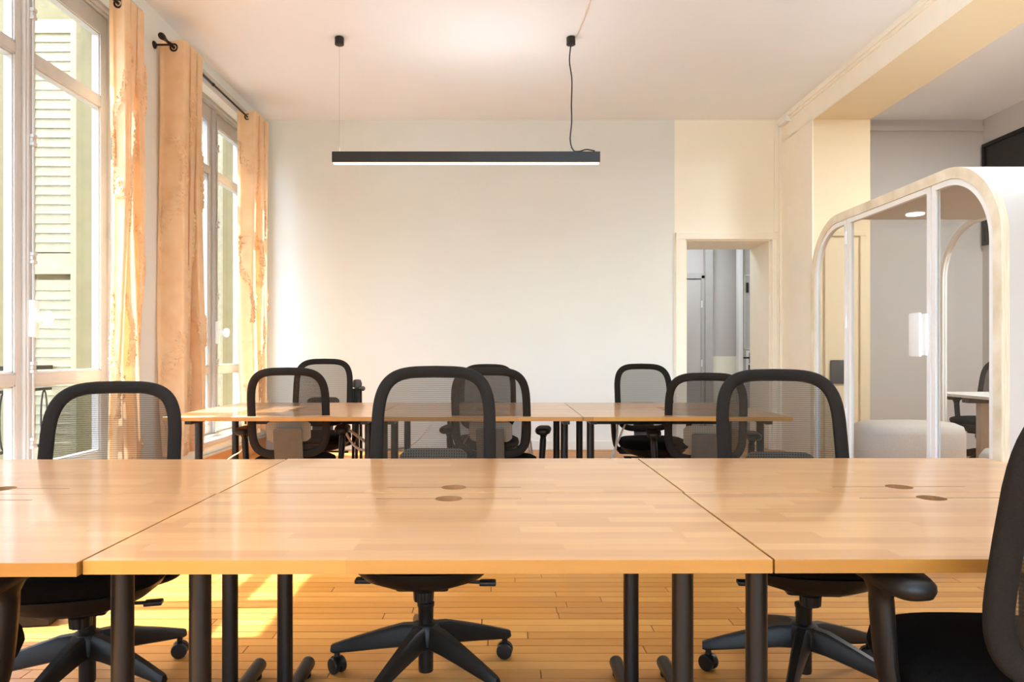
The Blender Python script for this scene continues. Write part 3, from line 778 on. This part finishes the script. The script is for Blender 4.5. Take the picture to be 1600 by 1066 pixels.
        # hood over the wheels
        hood = [(cx_+wx*o-wy*.031*math.cos(q), cy_+wy*o+wx*.031*math.cos(q), .0275+.031*math.sin(q)) for o in (-.010, .010) for q in [PI*.05+PI*.75*i/8 for i in range(9)]]
        kk_ = len(cs_.v); cs_.v += hood
        cs_.f += [(kk_+i, kk_+i+1, kk_+9+i+1, kk_+9+i) for i in range(8)]
        cs_.obj('caster', 'plastic', base, True, 40)
    return t
CH = [ # x, y, facing (rz), turn of star base against the seat, seat height offset, label
 (-.247, 2.36, PI, -.42, 0, 'black mesh task chair in the centre, tucked under the desk that faces the camera'),
 (-1.33, 2.28, PI+.25, -.30, -.055, 'black mesh task chair by the window and curtains, tucked under the left front desk'),
 (1.01, 2.35, PI-.12, -.41, -.012, 'black mesh task chair under the right front desk, in front of the arched booth'),
 (1.02, 1.375, -.03, .3, .02, 'black task chair cut off by the right edge, its left armrest under the nearest desk'),
 (-1.27, 1.40, .12, .2, 0, 'black task chair cut off by the lower left corner, only arm and seat edge showing'),
 (-1.27, 4.38, .16, .4, -.03, 'black mesh task chair seen from behind at the left of the far table'),
 (-.02, 4.38, -.12, .1, -.03, 'black mesh task chair seen from behind at the middle of the far table'),
 (1.25, 4.38, -.2, .5, -.06, 'black mesh task chair with its back to the camera, half hidden by right front chair'),
 (-1.38, 5.36, PI+.10, .3, .01, 'mesh task chair facing the camera across the far table, sun on its top corner'),
 (-.10, 5.46, PI, .2, -.035, 'black task chair behind the far table, only its top showing over another chair'),
 (1.15, 5.34, PI+.03, .55, -.03, 'black mesh task chair facing the camera across the far table, beside the passage'),
 (4.62, 6.75, PI*.62, .2, 0, 'black task chair in the alcove, at the white desk behind the booth glass'),
]
c0 = make_chair(CH[0][5])
for i, (x, y, rz, tb, dz, lb) in enumerate(CH):
    o = c0 if i == 0 else copy_tree(c0, (x, y, 0), rz, lb)
    o.location = (x, y, 0); o.rotation_euler = (0, 0, rz)
    for k in kids(o):
        if k.name.startswith('star_base'): k.rotation_euler = (0, 0, tb)
        elif not k.name.startswith('gas_column'): k.location = (0, 0, dz)

# ------------------------------------------------------------------ pendant lamp
YP = 5.91
pl = thing('pendant_lamp', 'long black linear pendant lamp hanging from the ceiling before the back wall', 'lamp', (-.281, YP, 2.67))
hb = 1.115
MB().box(-hb, hb, -.035, .035, .005, .095, .002).obj('housing', 'black', pl)
MB().box(-hb+.006, hb-.006, -.031, .031, .0, .006, .001).obj('diffuser', 'diff', pl)
MB().box(-.35, .75, -.02, .02, .095, .098).obj('uplight', 'up', pl)
for x, cord in ((-1.06, 0), (.875, 1)):
    MB().lathe([(.032, 0), (.038, .004), (.038, .062), (.03, .068)], (x, 0, ZC-2.67-.068), 20).obj('ceiling_cup', 'black', pl, True)
    MB().box(x-.02, x+.02, -.012, .012, .095, .103, .002).tube([(x, 0, .10), (x, 0, .135)], .004, 8).obj('clip', 'chrome', pl)
    if cord:
        pts = smoothpath([(x, 0, 1.0), (x-.012, 0, .86), (x+.008, 0, .7), (x+.004, 0, .5), (x+.006, 0, .35), (x-.006, 0, .2), (x+.02, 0, .115), (x+.07, 0, .105), (x+.13, 0, .12), (x+.20, 0, .108)], 8)
        MB().tube(pts, .0055, 8).obj('power_cord', 'blackcord', pl, True)
    else: MB().tube([(x, 0, .10), (x-.0, 0, 1.0)], .0016, 6).obj('suspension_wire', 'chrome', pl)
cc = MB().tube(smoothpath([(.62, YP, ZC-.03), (.64, YP-.06, ZC-.006), (.66, YP-.28, ZC-.005), (.675, YP-.6, ZC-.005), (.665, YP-1.1, ZC-.005), (.65, YP-1.7, ZC-.005)], 8), .006, 8).obj('ceiling_cable', 'cord', None, True)
tag(cc, 'white cable running along the ceiling to the right cup of the pendant lamp', 'cable')

# ------------------------------------------------------------------ glazed booth in the opening on the right
def rrect(y0, y1, z0, z1, R, rb, n=14):
    pts = []
    for (cy_, cz_, a0, r) in ((y1-rb, z0+rb, -PI/2, rb), (y1-R, z1-R, 0, R), (y0+R, z1-R, PI/2, R), (y0+rb, z0+rb, PI, rb)):
        for i in range(n+1):
            q = a0+PI/2*i/n; pts.append((cy_+r*math.cos(q), cz_+r*math.sin(q)))
    return pts
def clip(poly, lo, hi):
    for s, c in ((1, lo), (-1, hi)):
        out = []
        for i in range(len(poly)):
            a, b = poly[i-1], poly[i]; da, db = s*(a[0]-c), s*(b[0]-c)
            if (da < 0) != (db < 0): t = da/(da-db); out.append((c, a[1]+(b[1]-a[1])*t))
            if db >= 0: out.append(b)
        poly = out
    ded = []
    for p in poly:
        if not ded or math.hypot(p[0]-ded[-1][0], p[1]-ded[-1][1]) > 1e-4: ded.append(p)
    return ded
def inset(poly, d):
    n = len(poly); out = []
    for i in range(n):
        a, b, c = Vector(poly[i-1]), Vector(poly[i]), Vector(poly[(i+1) % n])
        e1, e2 = (b-a).normalized(), (c-b).normalized()
        n1, n2 = Vector((-e1.y, e1.x)), Vector((-e2.y, e2.x)); m = (n1+n2)
        m = m/max(m.length_squared, .3)*2; out.append(tuple(b+m*d))
    return out
BX, BY0, BY1, BZ = 2.745, 3.87, 6.25, 2.22
bo = thing('meeting_booth', 'white arched meeting booth with plywood rim and glass door, right of the passage', 'booth', (0, 0, 0))
O = rrect(BY0, BY1, .0, BZ, .50, .06); I = rrect(BY0+.068, BY1-.068, .05, BZ-.068, .432, .02)
MB().ring(O, I, BX, BX+.045).obj('plywood_rim', 'ply', bo, True, 40)
# shell: near end, roof and corners as a bent sheet
sh = [p for p in O if True]
start = [i for i, p in enumerate(O)]
path = O[29:45]+[(BY0, .02)]; ipath = I[29:45]+[(BY0+.068, .02)]
Is = [(p[0]+(q[0]-p[0])*.7, p[1]+(q[1]-p[1])*.7) for p, q in zip(path, ipath)]
MB().ring(path, Is, BX+.045, 3.90, False).obj('shell', 'whitepanel', bo, True, 40)
path = [(BY1, .02)]+O[15:30]; ipath = [(BY1-.068, .02)]+I[15:30]
Is = [(p[0]+(q[0]-p[0])*.1, p[1]+(q[1]-p[1])*.1) for p, q in zip(path, ipath)]
MB().ring(path, Is, BX+.045, 3.88, False).obj('end_glass', 'tint', bo, True, 40)
MB().ring(rrect(BY0+.02, BY1-.01, .0, BZ-.02, .48, .05), rrect(BY0+.06, BY1-.05, .04, BZ-.06, .44, .02), 3.88, 3.92).obj('rear_frame', 'white', bo, True, 40)
MB().prism(rrect(BY0+.06, BY1-.05, .04, BZ-.06, .44, .02), 3.897, 3.903).obj('rear_glass', 'tint', bo)
I2 = rrect(BY0+.07, BY1-.07, .052, BZ-.07, .43, .02)
for nm, a, b in (('side_panel', BY0, 4.505), ('door', 4.522, 5.60), ('side_panel', 5.617, BY1)):
    pg = clip(I2, a, b); ins = inset(pg, .036)
    fr = MB().ring(pg, ins, BX+.006, BX+.04).obj(nm, 'white', bo, True, 40)
    MB().prism(ins, BX+.020, BX+.028).obj('glass', 'tint', fr)
    if nm == 'door':
        MB().box(BX-.032, BX-.008, 4.58, 4.70, 1.06, 1.35, .011).obj('handle', 'white', fr, True)
        MB().box(BX-.01, BX+.014, 4.545, 4.60, 1.07, 1.34, .003).obj('handle_plate', 'white', fr)
        for z in (.55, 1.28, 1.95): MB().tube([(BX+.0, 5.608, z), (BX+.0, 5.608, z+.10)], .009, 8).obj('hinge', 'white', fr, True)
MB().lathe([(.06, 2.160), (.065, 2.163), (.065, 2.180)], (3.23, 5.5, 0), 24).obj('ceiling_light', 'booth_lamp', bo, True)
MB().box(BX+.05, 3.88, BY0+.1, BY1-.1, .003, .014).obj('threshold', 'floor', bo)
ot = MB().loft([(.36, .22, .016, 0), (.385, .245, .03, 0), (.39, .25, .25, 0), (.39, .25, .46, 0), (.375, .235, .515, 0), (.32, .19, .54, 0), (.15, .1, .55, 0)], 40, 3.4, (3.24, 5.62, 0)).obj('ottoman', 'felt', None, True, 60)
tag(ot, 'large pale grey padded ottoman inside the glass booth, behind its door', 'ottoman')
po = MB().loft([(.17, .17, .015, 0), (.20, .20, .04, 0), (.205, .205, .25, 0), (.20, .20, .43, 0), (.17, .17, .475, 0), (.08, .08, .488, 0)], 36, 2, (3.22, 4.40, 0)).obj('round_pouf', 'whitepanel', None, True, 60)
tag(po, 'small round white pouf inside the booth behind its right glass panel', 'pouf')

# alcove: white desk, dark board high on the wall, dark plate on the pier
ad = thing('alcove_desk', 'white desk with a grey leg standing in the alcove behind the booth', 'desk', (4.45, 6.15, 0))
MB().box(-.47, .5, -.42, .42, .705, .73, .004).obj('desktop', 'white', ad)
MB().box(-.40, .45, -.05, .05, .655, .705, .004).obj('beam', 'plastic2', ad)
for x in (-.25, .38): MB().box(x-.04, x+.04, -.03, .03, .03, .66, .004).box(x-.04, x+.04, -.35, .35, 0, .03, .006).obj('leg', 'felt', ad)
w4 = struct(MB().box(5.43, 5.46, 4.4, 7.97, 2.3, 2.34).box(5.43, 5.46, 4.4, 7.97, 3.40, 3.44).box(5.43, 5.46, 7.93, 7.97, 2.34, 3.40).box(5.43, 5.46, 4.4, 4.44, 2.34, 3.40), 'window_4', 'black')
MB().box(5.445, 5.455, 4.44, 7.93, 2.34, 3.40).obj('pane', 'darkglass', w4)
pp = MB().box(3.36, 3.525, 7.175, 7.2, .78, 1.02, .02).obj('wall_plate', 'plastic2', None, True)
tag(pp, 'dark grey rounded plate on the tan pier, seen through the left booth panel', 'wall plate')
jb = MB().box(XR-.07, XR-.012, 7.72, 7.93, 3.63, 3.70, .004).obj('junction_box', 'white', None)
tag(jb, 'small white junction box at the top corner of the cream pier', 'junction box')

# ------------------------------------------------------------------ small things under and beside the far table
def cable(pts, r, label, nm='cable'):
    o = MB().tube(smoothpath(pts, 8), r, 8).obj(nm, 'cord', None, True); return tag(o, label, 'cable', 'white cables under the far table')
cable([(.18, 4.9, .63), (.21, 4.85, .35), (.26, 4.75, .24), (.36, 4.72, .23), (.47, 4.75, .19), (.58, 4.78, .22), (.72, 4.8, .32), (.86, 4.85, .60)], .007, 'white cable sagging between the legs of the far table, upper of two')
cable([(.20, 4.9, .55), (.27, 4.72, .14), (.40, 4.70, .14), (.50, 4.72, .20), (.60, 4.72, .16), (.70, 4.75, .19), (.78, 4.8, .4), (.82, 4.9, .66)], .007, 'white cable sagging between the legs of the far table, lower of two')
cable([(-1.2, 4.9, .66), (-1.05, 4.85, .57), (-.92, 4.95, .45), (-.82, 5.2, .30), (-.70, 5.6, .10), (-.60, 6.4, .012)], .011, 'thick white cable dropping from the left of the far table to the floor')
cable([(-1.1, 4.85, .63), (-.98, 4.8, .45), (-.85, 4.9, .42), (-.70, 5.6, .36), (-.78, 7.98, .28)], .008, 'white cable running from the far table to the socket on the back wall')
cable([(-2.15, 4.8, .012), (-1.98, 4.75, .22), (-1.81, 4.7, .375), (-1.714, 4.7, .443), (-1.69, 4.7, .54), (-1.68, 4.72, .66)], .005, 'white cable hanging by the left leg of the far table')
cable([(-.62, 4.9, .33), (-.50, 4.85, .27), (-.42, 4.85, .30), (-.28, 4.85, .42), (-.16, 4.9, .62)], .006, 'white cable seen through the centre chair mesh, under the far table')
so = thing('wall_socket', 'white double socket low on the back wall behind the far table', 'socket', (-1.42, YB, .30))
MB().box(-.06, .06, -.035, 0, -.06, .06, .006).obj('plate', 'white', so)
MB().box(-.045, -.01, -.04, -.03, -.03, .03, .004).box(.01, .045, -.04, -.03, -.03, .03, .004).obj('outlet', 'whitepanel', so)
tp = thing('folded_stand', 'folded black stand leaning upright behind the far table, beside the left chair', 'stand', (-1.16, 5.75, 0))
for x, y in ((-.035, 0), (.03, .02), (.0, -.03)):
    MB().tube([(x, y, .0), (x*.8, y*.8, .80)], .012, 8).obj('leg', 'black', tp, True)
MB().tube([(0, 0, .3), (0, 0, .82)], .016, 10).obj('pole', 'black', tp, True)
MB().lathe([(.012, .80), (.035, .81), (.04, .84), (.03, .87), (.012, .875)], (0, 0, 0), 12).lathe([(.008, 0), (.02, .01), (.02, .03), (.008, .04)], (.025, 0, .80), 12, 'x').obj('clamp_head', 'plastic2', tp, True)
ps = thing('power_adapter', 'black power adapter lying on the floor under the left front desk', 'adapter', (-1.90, 2.83, 0), .15)
MB().box(-.11, .11, -.045, .045, 0, .065, .006).obj('case', 'plastic', ps)
MB().box(.07, .115, -.03, .03, .065, .10, .006).box(-.08, .04, -.035, .035, .065, .072, .002).obj('plug', 'plastic2', ps)
